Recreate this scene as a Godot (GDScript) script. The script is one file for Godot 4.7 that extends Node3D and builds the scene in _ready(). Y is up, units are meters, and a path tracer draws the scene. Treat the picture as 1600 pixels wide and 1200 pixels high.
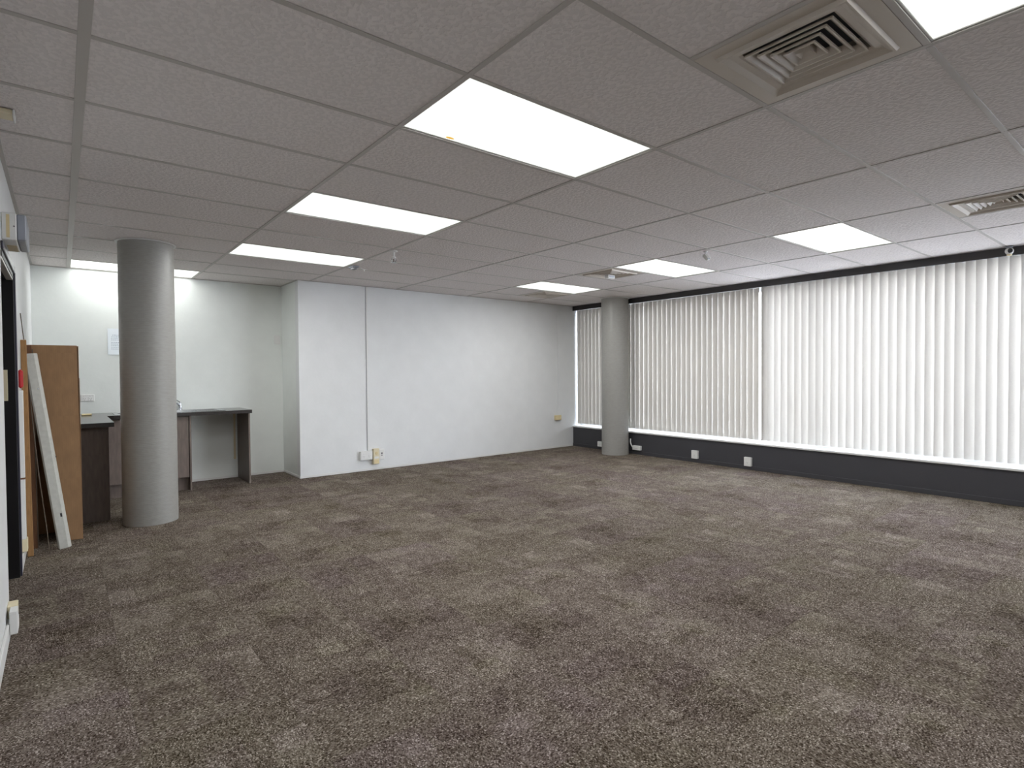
extends Node3D
# An empty office floor: suspended ceiling, carpet tiles, vertical blinds, a small kitchen bench.

const H := 2.5            # ceiling height
const XL := -0.235        # face of the left wall
const XR := 7.17          # face of the low wall under the windows
const ZK := -7.862        # face of the kitchen alcove wall
const ZB := -7.19         # face of the long white wall
const XA := 2.335         # corner of the alcove
const ZR := 2.6           # face of the wall behind the camera
const X1 := 1.2835        # second main tee
const Z0 := -1.862        # cross tee at the near edge of the stained light
const LAMP_ENERGY := 1.98
const LAMP_COLOR := Color(0.985, 0.99, 0.99)

var M := {}
var used := {}
var rng := RandomNumberGenerator.new()

func mx(m: float) -> float: return X1 + (m - 1.0) * 1.2
func uz(u: float) -> float: return Z0 - u * 0.6

# ------------------------------------------------------------------ helpers
func numbered(n: String) -> String:
	if not used.has(n):
		used[n] = 0
		return n
	used[n] += 1
	return "%s_%03d" % [n, used[n]]

func thing(called: String, label: String, category: String, at := Vector3.ZERO, group := "") -> Node3D:
	var o := Node3D.new()
	o.name = numbered(called)
	add_child(o)
	o.position = at
	o.set_meta("label", label)
	o.set_meta("category", category)
	if group != "": o.set_meta("group", group)
	return o

func structure(called: String, at := Vector3.ZERO) -> Node3D:
	var o := Node3D.new()
	o.name = called
	add_child(o)
	o.position = at
	o.set_meta("kind", "structure")
	return o

func put(parent: Node, called: String, mesh: Mesh, mat: Material, at := Vector3.ZERO, rot := Vector3.ZERO) -> MeshInstance3D:
	var o := MeshInstance3D.new()
	o.name = called
	o.mesh = mesh
	o.material_override = mat
	o.position = at
	o.rotation = rot
	parent.add_child(o, true)
	return o

func st_new() -> SurfaceTool:
	var st := SurfaceTool.new()
	st.begin(Mesh.PRIMITIVE_TRIANGLES)
	return st

func tri(st: SurfaceTool, a: Vector3, b: Vector3, c: Vector3, hint: Vector3) -> void:
	var n := (c - a).cross(b - a)
	if n.dot(hint) < 0.0:
		var t := b
		b = c
		c = t
		n = -n
	n = n.normalized()
	for p in [a, b, c]:
		st.set_normal(n)
		st.set_uv(Vector2(p.x, p.z))
		st.add_vertex(p)

func quad(st: SurfaceTool, a: Vector3, b: Vector3, c: Vector3, d: Vector3, hint: Vector3) -> void:
	tri(st, a, b, c, hint)
	tri(st, a, c, d, hint)

# a box with chamfered edges, between two corners
func add_box(st: SurfaceTool, lo: Vector3, hi: Vector3, bev := 0.0) -> void:
	var c := (lo + hi) * 0.5
	var h := (hi - lo) * 0.5
	var b: float = min(bev, min(h.x, min(h.y, h.z)) * 0.9)
	for ax in 3:
		var i := (ax + 1) % 3
		var j := (ax + 2) % 3
		for s in [-1.0, 1.0]:
			var n := Vector3.ZERO
			n[ax] = s
			var q := []
			for e in [[-1, -1], [1, -1], [1, 1], [-1, 1]]:
				var p := Vector3.ZERO
				p[ax] = s * h[ax]
				p[i] = e[0] * (h[i] - b)
				p[j] = e[1] * (h[j] - b)
				q.append(c + p)
			quad(st, q[0], q[1], q[2], q[3], n)
			if b > 0.0:
				for t in [-1.0, 1.0]:
					# edge between face ax,s and face i,t, running along j
					var p1 := Vector3.ZERO
					var p2 := Vector3.ZERO
					p1[ax] = s * h[ax]
					p1[i] = t * (h[i] - b)
					p2[ax] = s * (h[ax] - b)
					p2[i] = t * h[i]
					var k := Vector3.ZERO
					k[j] = h[j] - b
					var hn := Vector3.ZERO
					hn[ax] = s
					hn[i] = t
					quad(st, c + p1 - k, c + p1 + k, c + p2 + k, c + p2 - k, hn)
	if b > 0.0:
		for sx in [-1.0, 1.0]:
			for sy in [-1.0, 1.0]:
				for sz in [-1.0, 1.0]:
					var s3 := Vector3(sx, sy, sz)
					tri(st, c + s3 * Vector3(h.x, h.y - b, h.z - b), c + s3 * Vector3(h.x - b, h.y, h.z - b), c + s3 * Vector3(h.x - b, h.y - b, h.z), s3)

func box(lo: Vector3, hi: Vector3, bev := 0.0) -> ArrayMesh:
	var st := st_new()
	add_box(st, lo, hi, bev)
	return st.commit()

func cbox(size: Vector3, bev := 0.0) -> ArrayMesh:
	return box(-size * 0.5, size * 0.5, bev)

# lathe about y: profile of Vector2(radius, y)
func add_lathe(st: SurfaceTool, prof: Array, sides := 24, at := Vector3.ZERO, smooth := true) -> void:
	for k in prof.size() - 1:
		var p: Vector2 = prof[k]
		var r: Vector2 = prof[k + 1]
		var tn := Vector2(r.y - p.y, p.x - r.x)
		if tn.length() < 1e-7: continue
		tn = tn.normalized()
		for s in sides:
			var a0 := TAU * s / sides
			var a1 := TAU * (s + 1) / sides
			var d0 := Vector3(cos(a0), 0, sin(a0))
			var d1 := Vector3(cos(a1), 0, sin(a1))
			var n0 := d0 * tn.x + Vector3(0, tn.y, 0)
			var n1 := d1 * tn.x + Vector3(0, tn.y, 0)
			var v := [[at + d0 * p.x + Vector3(0, p.y, 0), n0], [at + d1 * p.x + Vector3(0, p.y, 0), n1], [at + d1 * r.x + Vector3(0, r.y, 0), n1], [at + d0 * r.x + Vector3(0, r.y, 0), n0]]
			for t in [[0, 1, 2], [0, 2, 3]]:
				var a: Vector3 = v[t[0]][0]
				var b: Vector3 = v[t[1]][0]
				var c: Vector3 = v[t[2]][0]
				var fn := (c - a).cross(b - a)
				if fn.length() < 1e-12: continue
				var o: Array = t if fn.dot(n0 + n1) > 0.0 else [t[0], t[2], t[1]]
				for i in o:
					st.set_normal(v[i][1])
					st.set_uv(Vector2.ZERO)
					st.add_vertex(v[i][0])

func lathe(prof: Array, sides := 24) -> ArrayMesh:
	var st := st_new()
	add_lathe(st, prof, sides)
	return st.commit()

# a round tube along points
func add_tube(st: SurfaceTool, pts: Array, r: float, sides := 8) -> void:
	var rings := []
	for k in pts.size():
		var p: Vector3 = pts[k]
		var d: Vector3 = (pts[min(k + 1, pts.size() - 1)] - pts[max(k - 1, 0)]).normalized()
		var up := Vector3.UP if abs(d.y) < 0.9 else Vector3.RIGHT
		var e := d.cross(up).normalized()
		var f := e.cross(d)
		var ring := []
		for s in sides:
			var a := TAU * s / sides
			ring.append([p + (e * cos(a) + f * sin(a)) * r, e * cos(a) + f * sin(a)])
		rings.append(ring)
	for k in pts.size() - 1:
		for s in sides:
			var q := [rings[k][s], rings[k][(s + 1) % sides], rings[k + 1][(s + 1) % sides], rings[k + 1][s]]
			for t in [[0, 1, 2], [0, 2, 3]]:
				var fn: Vector3 = (q[t[2]][0] - q[t[0]][0]).cross(q[t[1]][0] - q[t[0]][0])
				var o: Array = t if fn.dot(q[0][1] + q[1][1]) > 0.0 else [t[0], t[2], t[1]]
				for i in o:
					st.set_normal(q[i][1])
					st.set_uv(Vector2.ZERO)
					st.add_vertex(q[i][0])
	for e in [0, pts.size() - 1]:
		var d: Vector3 = pts[0] - pts[1] if e == 0 else pts[e] - pts[e - 1]
		for s in sides:
			tri(st, pts[e], rings[e][s][0], rings[e][(s + 1) % sides][0], d)

func tube(pts: Array, r: float, sides := 8) -> ArrayMesh:
	var st := st_new()
	add_tube(st, pts, r, sides)
	return st.commit()

# a closed outline (x, z) pushed from y0 to y1, the top shifted by lean
func prism(poly: Array, y0: float, y1: float, lean := Vector3.ZERO) -> ArrayMesh:
	var st := st_new()
	var mid := Vector3.ZERO
	for p in poly: mid += Vector3(p.x, 0, p.y)
	mid /= poly.size()
	for k in poly.size():
		var p: Vector2 = poly[k]
		var r: Vector2 = poly[(k + 1) % poly.size()]
		var a := Vector3(p.x, y0, p.y)
		var b := Vector3(r.x, y0, r.y)
		var up := Vector3(0, y1 - y0, 0) + lean
		var e := b - a
		var n := Vector3(e.z, 0, -e.x)
		if n.dot((a + b) * 0.5 - Vector3(mid.x, y0, mid.z)) < 0.0: n = -n
		quad(st, a, b, b + up, a + up, n)
	var v := PackedVector2Array()
	for p in poly: v.append(p)
	var ix := Geometry2D.triangulate_polygon(v)
	for k in range(0, ix.size(), 3):
		var a := Vector3(poly[ix[k]].x, 0, poly[ix[k]].y)
		var b := Vector3(poly[ix[k + 1]].x, 0, poly[ix[k + 1]].y)
		var c := Vector3(poly[ix[k + 2]].x, 0, poly[ix[k + 2]].y)
		var u0 := Vector3(0, y0, 0)
		var u1 := Vector3(0, y1, 0) + lean
		tri(st, a + u0, b + u0, c + u0, Vector3.DOWN)
		tri(st, a + u1, b + u1, c + u1, Vector3.UP)
	return st.commit()

# ------------------------------------------------------------------ materials
func noise(freq: float, kind := FastNoiseLite.TYPE_SIMPLEX_SMOOTH, octaves := 3, sd := 1) -> FastNoiseLite:
	var n := FastNoiseLite.new()
	n.noise_type = kind
	n.frequency = freq
	n.seed = sd
	n.fractal_octaves = octaves
	n.fractal_type = FastNoiseLite.FRACTAL_FBM if octaves > 1 else FastNoiseLite.FRACTAL_NONE
	return n

func tex(img: Image) -> ImageTexture:
	return ImageTexture.create_from_image(img)

func plain(c: Color, rough := 0.6, metal := 0.0, spec := 0.5) -> StandardMaterial3D:
	var m := StandardMaterial3D.new()
	m.albedo_color = c
	m.roughness = rough
	m.metallic = metal
	m.metallic_specular = spec
	return m

# tints around white: multiplies an albedo colour
func mottle(freq: float, low: float, high: float, sd: int, size := 256) -> ImageTexture:
	var src := noise(freq, FastNoiseLite.TYPE_SIMPLEX_SMOOTH, 4, sd).get_seamless_image(size, size)
	var img := Image.create(size, size, false, Image.FORMAT_RGB8)
	for y in size:
		for x in size:
			var v: float = lerp(low, high, src.get_pixel(x, y).r)
			img.set_pixel(x, y, Color(v, v, v))
	return tex(img)

func triplanar(m: StandardMaterial3D, metres: float) -> StandardMaterial3D:
	m.uv1_triplanar = true
	m.uv1_world_triplanar = true
	m.uv1_scale = Vector3.ONE / metres
	return m

func painted(c: Color, rough: float, sd: int) -> StandardMaterial3D:
	var m := plain(c, rough)
	m.albedo_texture = mottle(0.012, 0.98, 1.0, sd)
	m.heightmap_enabled = true
	m.heightmap_texture = tex(noise(0.08, FastNoiseLite.TYPE_SIMPLEX_SMOOTH, 3, sd + 7).get_seamless_image(256, 256))
	m.heightmap_scale = 0.04
	return triplanar(m, 1.1)

func carpet_texture() -> Array:
	# 2 m of carpet in 1024 pixels: 4 x 4 tiles of 0.5 m, each with its own blocks of yarn tone and loop rows
	var n := 1024
	var col := PackedByteArray()
	col.resize(n * n * 3)
	var hgt := PackedByteArray()
	hgt.resize(n * n)
	var r := RandomNumberGenerator.new()
	r.seed = 77
	var slow := noise(0.02, FastNoiseLite.TYPE_SIMPLEX_SMOOTH, 2, 5)
	for ty in 4:
		for tx in 4:
			# blocks
			var blocks := []
			for k in 7:
				var w := r.randi_range(50, 200)
				var h := r.randi_range(40, 160)
				blocks.append([r.randi_range(-30, 230), r.randi_range(-30, 230), w, h, r.randf_range(-0.042, 0.046), r.randf_range(-0.005, 0.005), r.randf() < 0.35])
			var tone := r.randf_range(-0.018, 0.018)
			var hue := r.randf_range(-0.006, 0.006)
			var rows := PackedFloat32Array()
			for k in 256: rows.append(r.randf())
			var speck := PackedFloat32Array()
			speck.resize(128 * 86)
			for k in speck.size(): speck[k] = r.randf()
			for y in 256:
				for x in 256:
					var t := tone
					var hu := hue
					var lined := false
					for b in blocks:
						if x >= b[0] and x < b[0] + b[2] and y >= b[1] and y < b[1] + b[3]:
							t += b[4]
							hu += b[5]
							lined = b[6]
					var s := speck[(y / 3) * 128 + x / 2]
					var v := 0.375 + t + (s - 0.5) * 0.30 + slow.get_noise_2d(tx * 256 + x, ty * 256 + y) * 0.04
					if lined and (x / 3) % 3 == 0 and rows[x / 3] > 0.35: v += 0.05
					if s > 0.93: v += 0.12
					elif s < 0.08: v -= 0.06
					var i := ((ty * 256 + y) * n + tx * 256 + x)
					col[i * 3] = int(clamp((v + 0.030) * 255.0, 0, 255))
					col[i * 3 + 1] = int(clamp((v - 0.008 + hu * 0.6) * 255.0, 0, 255))
					col[i * 3 + 2] = int(clamp((v - 0.040 - hu) * 255.0, 0, 255))
					hgt[i] = int(clamp((0.3 + s * 0.6) * 255.0, 0, 255))
	return [tex(Image.create_from_data(n, n, false, Image.FORMAT_RGB8, col)), tex(Image.create_from_data(n, n, false, Image.FORMAT_L8, hgt))]

func make_materials() -> void:
	M.wall = painted(Color(0.90, 0.905, 0.905), 0.55, 11)
	M.wall_kitchen = painted(Color(0.915, 0.93, 0.915), 0.5, 12)  # green cast of the fluorescent light mixed into the wall colour
	M.trim = plain(Color(0.88, 0.88, 0.87), 0.45)
	M.dark = painted(Color(0.255, 0.255, 0.275), 0.5, 13)
	M.pelmet = plain(Color(0.20, 0.195, 0.20), 0.5)
	# ceiling
	var worm := noise(0.055, FastNoiseLite.TYPE_SIMPLEX_SMOOTH, 2, 21)
	worm.domain_warp_enabled = true
	worm.domain_warp_amplitude = 14.0
	worm.domain_warp_frequency = 0.05
	var wi := worm.get_seamless_image(512, 512)
	var alb := Image.create(512, 512, false, Image.FORMAT_RGB8)
	var hgt := Image.create(512, 512, false, Image.FORMAT_L8)
	var r := RandomNumberGenerator.new()
	r.seed = 4
	for y in 512:
		for x in 512:
			var v := wi.get_pixel(x, y).r
			var s: float = smoothstep(0.40, 0.62, v)
			hgt.set_pixel(x, y, Color(s, s, s))
			var a: float = 0.965 + 0.035 * s + r.randf_range(-0.03, 0.0)
			alb.set_pixel(x, y, Color(a, a, a))
	M.tile = plain(Color(0.915, 0.89, 0.88), 0.9, 0.0, 0.2)
	M.tile.albedo_texture = tex(alb)
	M.tile.heightmap_enabled = true
	M.tile.heightmap_texture = tex(hgt)
	M.tile.heightmap_scale = 0.15
	triplanar(M.tile, 0.85)
	M.tee = plain(Color(0.72, 0.70, 0.68), 0.45)
	# carpet
	var c := carpet_texture()
	M.carpet = plain(Color(1, 1, 1), 0.95, 0.0, 0.15)
	M.carpet.albedo_texture = c[0]
	M.carpet.heightmap_enabled = true
	M.carpet.heightmap_texture = c[1]
	M.carpet.heightmap_scale = 0.18
	M.carpet_under = plain(Color(0.30, 0.27, 0.25), 0.95)
	# columns: ribbed wall vinyl
	var rib := Image.create(256, 512, false, Image.FORMAT_L8)
	var ribc := Image.create(256, 512, false, Image.FORMAT_RGB8)
	var rn := noise(0.03, FastNoiseLite.TYPE_SIMPLEX_SMOOTH, 3, 31).get_seamless_image(256, 512)
	for y in 512:
		var line := 0.5 + 0.5 * sin(TAU * y / 8.0) * 0.6 + r.randf_range(-0.2, 0.2)
		for x in 256:
			var v: float = clamp(line + (rn.get_pixel(x, y).r - 0.5) * 0.9 + r.randf_range(-0.12, 0.12), 0, 1)
			rib.set_pixel(x, y, Color(v, v, v))
			var q := 0.93 + 0.07 * v
			ribc.set_pixel(x, y, Color(q, q, q))
	M.column = plain(Color(0.635, 0.63, 0.61), 0.40)
	M.column.albedo_texture = tex(ribc)
	M.column.heightmap_enabled = true
	M.column.heightmap_texture = tex(rib)
	M.column.heightmap_scale = 0.05
	triplanar(M.column, 0.5)
	# laminate
	var g := Image.create(128, 512, false, Image.FORMAT_RGB8)
	var gn := noise(0.05, FastNoiseLite.TYPE_SIMPLEX_SMOOTH, 4, 41)
	for y in 512:
		for x in 128:
			var v: float = 0.9 + 0.1 * gn.get_noise_2d(x * 3.0, y * 0.12)
			g.set_pixel(x, y, Color(v, v * 0.985, v * 0.975))
	var gt := tex(g)
	M.laminate = plain(Color(0.53, 0.485, 0.46), 0.45)
	M.laminate.albedo_texture = gt
	triplanar(M.laminate, 0.6)
	M.laminate_dark = plain(Color(0.48, 0.44, 0.42), 0.45)
	M.laminate_dark.albedo_texture = gt
	triplanar(M.laminate_dark, 0.6)
	M.bench = plain(Color(0.23, 0.21, 0.205), 0.16, 0.0, 0.7)
	M.bench.albedo_texture = mottle(0.2, 0.8, 1.0, 43)
	triplanar(M.bench, 0.3)
	M.steel = plain(Color(0.75, 0.76, 0.77), 0.25, 1.0)
	M.chrome = plain(Color(0.85, 0.86, 0.88), 0.08, 1.0)
	# plastics
	M.plastic = plain(Color(0.90, 0.90, 0.89), 0.35)
	M.plastic_aged = plain(Color(0.87, 0.80, 0.62), 0.4)
	M.plastic_cream = plain(Color(0.89, 0.845, 0.72), 0.4)
	M.plastic_grey = plain(Color(0.60, 0.62, 0.66), 0.4)
	M.slot = plain(Color(0.10, 0.10, 0.10), 0.6)
	M.socket_grey = plain(Color(0.45, 0.45, 0.46), 0.5)
	M.red = plain(Color(0.72, 0.09, 0.12), 0.4)
	M.black = plain(Color(0.07, 0.065, 0.075), 0.45)
	M.door_dark = plain(Color(0.11, 0.085, 0.085), 0.4)
	M.door_edge = plain(Color(0.20, 0.20, 0.26), 0.35)
	M.vent = plain(Color(0.78, 0.745, 0.70), 0.45)
	M.vent_inside = plain(Color(0.52, 0.53, 0.54), 0.6)
	M.glass_bulb = plain(Color(0.55, 0.52, 0.5), 0.15)
	# leaning things
	M.cardboard = plain(Color(0.67, 0.53, 0.395), 0.85)
	var cb := Image.create(512, 256, false, Image.FORMAT_RGB8)
	var cn := noise(0.02, FastNoiseLite.TYPE_SIMPLEX_SMOOTH, 3, 51)
	for x in 512:
		var f := 0.97 + 0.03 * sin(TAU * x / 6.0)
		for y in 256:
			var v: float = f * (0.95 + 0.05 * cn.get_noise_2d(x, y * 0.7))
			cb.set_pixel(x, y, Color(v, v * 0.99, v * 0.97))
	M.cardboard.albedo_texture = tex(cb)
	triplanar(M.cardboard, 0.5)
	M.timber = plain(Color(0.68, 0.52, 0.33), 0.7)
	M.timber.albedo_texture = gt
	triplanar(M.timber, 0.4)
	M.timber_brown = plain(Color(0.50, 0.35, 0.24), 0.7)
	M.timber_brown.albedo_texture = gt
	triplanar(M.timber_brown, 0.4)
	M.channel = plain(Color(0.80, 0.80, 0.77), 0.4)
	M.channel.albedo_texture = mottle(0.03, 0.9, 1.0, 61)
	triplanar(M.channel, 0.4)
	M.rod = plain(Color(0.36, 0.31, 0.26), 0.5)
	# blinds: woven cream cloth that lets daylight through
	var wv := Image.create(128, 128, false, Image.FORMAT_RGB8)
	for y in 128:
		for x in 128:
			var v := 0.965 + r.randf_range(-0.02, 0.02) + (0.015 if (x / 2 + y / 2) % 2 == 0 else 0.0)
			wv.set_pixel(x, y, Color(v, v, v))
	M.vane = plain(Color(0.85, 0.836, 0.812), 0.85, 0.0, 0.2)
	M.vane.albedo_texture = tex(wv)
	M.vane.cull_mode = BaseMaterial3D.CULL_DISABLED
	M.vane.backlight_enabled = true
	M.vane.backlight = Color(0.20, 0.193, 0.182)
	triplanar(M.vane, 0.25)
	M.frame = plain(Color(0.86, 0.87, 0.88), 0.35)
	M.glass = plain(Color(0.95, 0.97, 0.97, 0.06), 0.02)
	M.glass.transparency = BaseMaterial3D.TRANSPARENCY_ALPHA
	M.concrete = plain(Color(0.73, 0.74, 0.755), 0.9)
	M.concrete.albedo_texture = mottle(0.03, 0.8, 1.0, 71)
	triplanar(M.concrete, 3.0)
	# light diffusers: what the eye sees of the fitting
	M.diffuser = plain(Color(0.92, 0.93, 0.91), 0.3)
	M.diffuser.emission_enabled = true
	M.diffuser.emission = Color(0.985, 1.0, 0.975)
	M.diffuser.emission_energy_multiplier = 1.05
	M.diffuser.heightmap_enabled = true
	M.stain = plain(Color(0.85, 0.66, 0.30), 0.6)
	M.stain.emission_enabled = true
	M.stain.emission = Color(0.85, 0.68, 0.34)
	M.stain.emission_energy_multiplier = 0.9
	# the stained diffuser is the same sheet
	var pr := Image.create(64, 64, false, Image.FORMAT_L8)
	for y in 64:
		for x in 64:
			var v: float = 0.5 + 0.25 * cos(TAU * x / 16.0) + 0.25 * cos(TAU * y / 16.0)
			pr.set_pixel(x, y, Color(v, v, v))
	M.diffuser.heightmap_texture = tex(pr)
	M.diffuser.heightmap_scale = 0.1
	triplanar(M.diffuser, 0.04)

# ------------------------------------------------------------------ setting
func setup_view() -> void:
	var cam := Camera3D.new()
	cam.name = "camera"
	add_child(cam)
	cam.position = Vector3(0, 1.32, 0)
	cam.rotation = Vector3(-0.0201656, -0.6759454, -0.0067824)
	cam.fov = rad_to_deg(2.0 * atan(600.0 / 878.378))
	cam.near = 0.03
	cam.far = 400.0
	cam.current = true
	var env := Environment.new()
	env.background_mode = Environment.BG_SKY
	var sky := Sky.new()
	var sm := ProceduralSkyMaterial.new()
	sm.sky_top_color = Color(0.76, 0.81, 0.89)
	sm.sky_horizon_color = Color(0.94, 0.95, 0.96)
	sm.ground_horizon_color = Color(0.80, 0.80, 0.79)
	sm.ground_bottom_color = Color(0.55, 0.54, 0.52)
	sm.sky_energy_multiplier = 3.4
	sm.ground_energy_multiplier = 2.6
	sky.sky_material = sm
	env.sky = sky
	env.tonemap_mode = Environment.TONE_MAPPER_LINEAR
	env.tonemap_exposure = 1.0
	env.sdfgi_enabled = true
	env.ssao_enabled = true
	env.ssil_enabled = true
	# the sun stands behind the building: it lights the paving outside, never the room
	var sun := DirectionalLight3D.new()
	sun.name = "sun"
	sun.light_energy = 15.0
	sun.light_color = Color(1.0, 0.99, 0.98)
	sun.light_angular_distance = 0.6
	sun.shadow_enabled = true
	add_child(sun)
	sun.look_at_from_position(Vector3(-10, 22, 4), Vector3.ZERO)
	var we := WorldEnvironment.new()
	we.name = "world"
	we.environment = env
	add_child(we)

func build_shell() -> void:
	# floor: carpet tiles in view, plain carpet behind the camera
	var floor_n := structure("floor")
	put(floor_n, "underlay", box(Vector3(XL - 0.15, -0.15, ZK - 0.15), Vector3(XR + 0.25, -0.006, ZR + 0.15)), M.carpet_under)
	var variants := []
	for v in 16:
		for turn in 2:
			var st := st_new()
			var s := 0.25
			var o := Vector2(v % 4, v / 4) * 0.25
			var cs := [Vector2(-s, -s), Vector2(s, -s), Vector2(s, s), Vector2(-s, s)]
			var e := 0.0005
			var add := func(p: Vector3, nrm: Vector3) -> void:
				var q := Vector2(p.x, p.z) if turn == 0 else Vector2(-p.z, p.x)
				st.set_normal(nrm)
				st.set_uv(o + (q + Vector2(0.25, 0.25)) * 0.5)
				st.add_vertex(p)
			var top := []
			var low := []
			for c2 in cs:
				top.append(Vector3(c2.x - sign(c2.x) * e, 0, c2.y - sign(c2.y) * e))
				low.append(Vector3(c2.x, -0.006, c2.y))
			for t in [0, 1, 2, 0, 2, 3]: add.call(top[t], Vector3.UP)
			for k in 4:
				var k2 := (k + 1) % 4
				var nn := Vector3(top[k].x + top[k2].x, 0.2, top[k].z + top[k2].z).normalized()
				var quadp := [low[k], low[k2], top[k2], top[k]]
				var fn: Vector3 = (quadp[2] - quadp[0]).cross(quadp[1] - quadp[0])
				for t in ([0, 1, 2, 0, 2, 3] if fn.dot(nn) > 0.0 else [0, 2, 1, 0, 3, 2]): add.call(quadp[t], nn)
			variants.append(st.commit())
	rng.seed = 9
	var nz := 16
	for i in 15:
		for k in nz:
			var cx := XL + 0.18 + 0.5 * i
			var cz := ZK + 0.25 + 0.5 * k
			put(floor_n, "carpet_tile", variants[rng.randi_range(0, 15) * 2 + (i + k) % 2], M.carpet, Vector3(cx, 0, cz))
	var rest := put(floor_n, "carpet", box(Vector3(XL - 0.05, -0.006, ZK + 0.5 * nz), Vector3(XR + 0.1, 0.0, ZR + 0.05)), M.carpet)
	rest.set_meta("label", "brown-grey carpet beyond the picked-out tiles")

	# walls
	var wl := structure("wall_left")
	var dz0 := -3.96
	var dz1 := -4.90
	var st := st_new()
	add_box(st, Vector3(XL - 0.14, -0.1, dz0), Vector3(XL, H + 0.46, ZR + 0.15))
	add_box(st, Vector3(XL - 0.14, -0.1, ZK - 0.15), Vector3(XL, H + 0.46, dz1))
	add_box(st, Vector3(XL - 0.14, 1.985, dz1), Vector3(XL, H + 0.46, dz0))
	put(wl, "plaster", st.commit(), M.wall)
	var wk := structure("wall_kitchen")
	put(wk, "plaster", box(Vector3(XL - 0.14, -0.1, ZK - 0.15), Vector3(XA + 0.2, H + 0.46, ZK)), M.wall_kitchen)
	var wa := structure("wall_alcove")
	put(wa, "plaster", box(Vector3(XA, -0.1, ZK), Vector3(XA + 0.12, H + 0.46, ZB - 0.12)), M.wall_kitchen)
	var wb := structure("wall_back")
	put(wb, "plaster", box(Vector3(XA, -0.1, ZB - 0.12), Vector3(7.62, H + 0.46, ZB), 0.002), M.wall)
	var wr := structure("wall_rear")
	put(wr, "plaster", box(Vector3(XL - 0.14, -0.1, ZR), Vector3(7.62, H + 0.46, ZR + 0.15)), M.wall)
	var wi := structure("wall_right")
	put(wi, "low_wall", box(Vector3(XR, -0.1, ZB), Vector3(XR + 0.24, 0.338, ZR)), M.dark)
	put(wi, "window_head", box(Vector3(XR + 0.19, 2.40, ZB), Vector3(XR + 0.24, H + 0.46, ZR)), M.frame)
	var t1 := structure("trim_1")
	put(t1, "pelmet_board", box(Vector3(XR - 0.005, 2.418, ZB + 0.0005), Vector3(XR + 0.017, H - 0.001, ZR), 0.002), M.pelmet)
	var br := structure("baseboard_right")
	put(br, "board", box(Vector3(XR - 0.012, 0.0, ZB + 0.0005), Vector3(XR, 0.052, ZR), 0.003), M.dark)
	var bb := structure("baseboard_back")
	put(bb, "board", box(Vector3(XA, 0.0, ZB), Vector3(XR - 0.012, 0.03, ZB + 0.006), 0.002), M.trim)
	var bk := structure("baseboard_kitchen")
	put(bk, "board", box(Vector3(1.16, 0.0, ZK), Vector3(XA, 0.03, ZK + 0.006), 0.002), M.trim)
	var ba := structure("baseboard_alcove")
	put(ba, "board", box(Vector3(XA - 0.006, 0.0, ZK + 0.006), Vector3(XA, 0.03, ZB + 0.006), 0.002), M.trim)
	var bl := structure("baseboard_left")
	put(bl, "board", box(Vector3(XL, 0.0, dz0 + 0.04), Vector3(XL + 0.012, 0.09, ZR), 0.003), M.trim)
	put(bl, "board", box(Vector3(XL, 0.0, -6.2), Vector3(XL + 0.012, 0.09, dz1 - 0.065), 0.003), M.trim)

	# doorway in the left wall
	var d := structure("door_1")
	put(d, "jamb", box(Vector3(XL - 0.14, 0, dz1), Vector3(XL + 0.004, 1.985, dz1 + 0.03), 0.002), M.black)
	put(d, "jamb", box(Vector3(XL - 0.14, 0, dz0 - 0.03), Vector3(XL - 0.002, 1.985, dz0), 0.002), M.black)
	put(d, "door_head", box(Vector3(XL - 0.14, 1.955, dz1 + 0.03), Vector3(XL + 0.004, 1.985, dz0 - 0.03), 0.002), M.black)
	put(d, "architrave", box(Vector3(XL, 0, dz1 - 0.055), Vector3(XL + 0.013, 2.0, dz1 - 0.002), 0.003), M.door_edge)
	put(d, "architrave", box(Vector3(XL, 1.988, dz1 - 0.002), Vector3(XL + 0.013, 2.03, dz0 - 0.004), 0.003), M.door_edge)
	put(d, "head_strip", box(Vector3(XL - 0.03, 1.94, dz1 + 0.031), Vector3(XL + 0.002, 1.953, dz0 - 0.031), 0.002), M.trim)
	put(d, "door_stop", box(Vector3(XL - 0.085, 0, dz1 + 0.03), Vector3(XL - 0.06, 1.955, dz1 + 0.045), 0.002), M.door_dark)
	put(d, "door_leaf", box(Vector3(XL - 0.135, 0.008, dz1 + 0.032), Vector3(XL - 0.09, 1.95, dz0 - 0.032), 0.002), M.door_dark)
	put(d, "strike_plate", box(Vector3(XL - 0.058, 1.16, dz1 + 0.031), Vector3(XL - 0.034, 1.36, dz1 + 0.035), 0.001), M.plastic_cream).set_meta("label", "pale metal strike plate")

	# window: sill, frame, mullions, panes
	var w := structure("window_1")
	put(w, "sill", box(Vector3(XR - 0.022, 0.338, ZB + 0.0005), Vector3(XR + 0.20, 0.362, ZR), 0.004), M.trim)
	var xf0 := XR + 0.19
	var xf1 := XR + 0.235
	put(w, "frame_rail", box(Vector3(xf0, 0.362, ZB + 0.001), Vector3(xf1, 0.402, ZR), 0.003), M.frame)
	put(w, "frame_rail", box(Vector3(xf0, 2.38, ZB + 0.001), Vector3(xf1, 2.42, ZR), 0.003), M.frame)
	var mul := [-7.165, -5.98, -4.50, -3.02, -1.54, -0.06, 1.42, 2.575]
	for z in mul:
		put(w, "mullion", box(Vector3(xf0 - 0.004, 0.402, z - 0.024), Vector3(xf1, 2.38, z + 0.024), 0.003), M.frame)
	for k in mul.size() - 1:
		put(w, "pane", box(Vector3(xf0 + 0.015, 0.402, mul[k] + 0.024), Vector3(xf0 + 0.021, 2.38, mul[k + 1] - 0.024)), M.glass)
	# ground outside
	var go := structure("ground")
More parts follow.
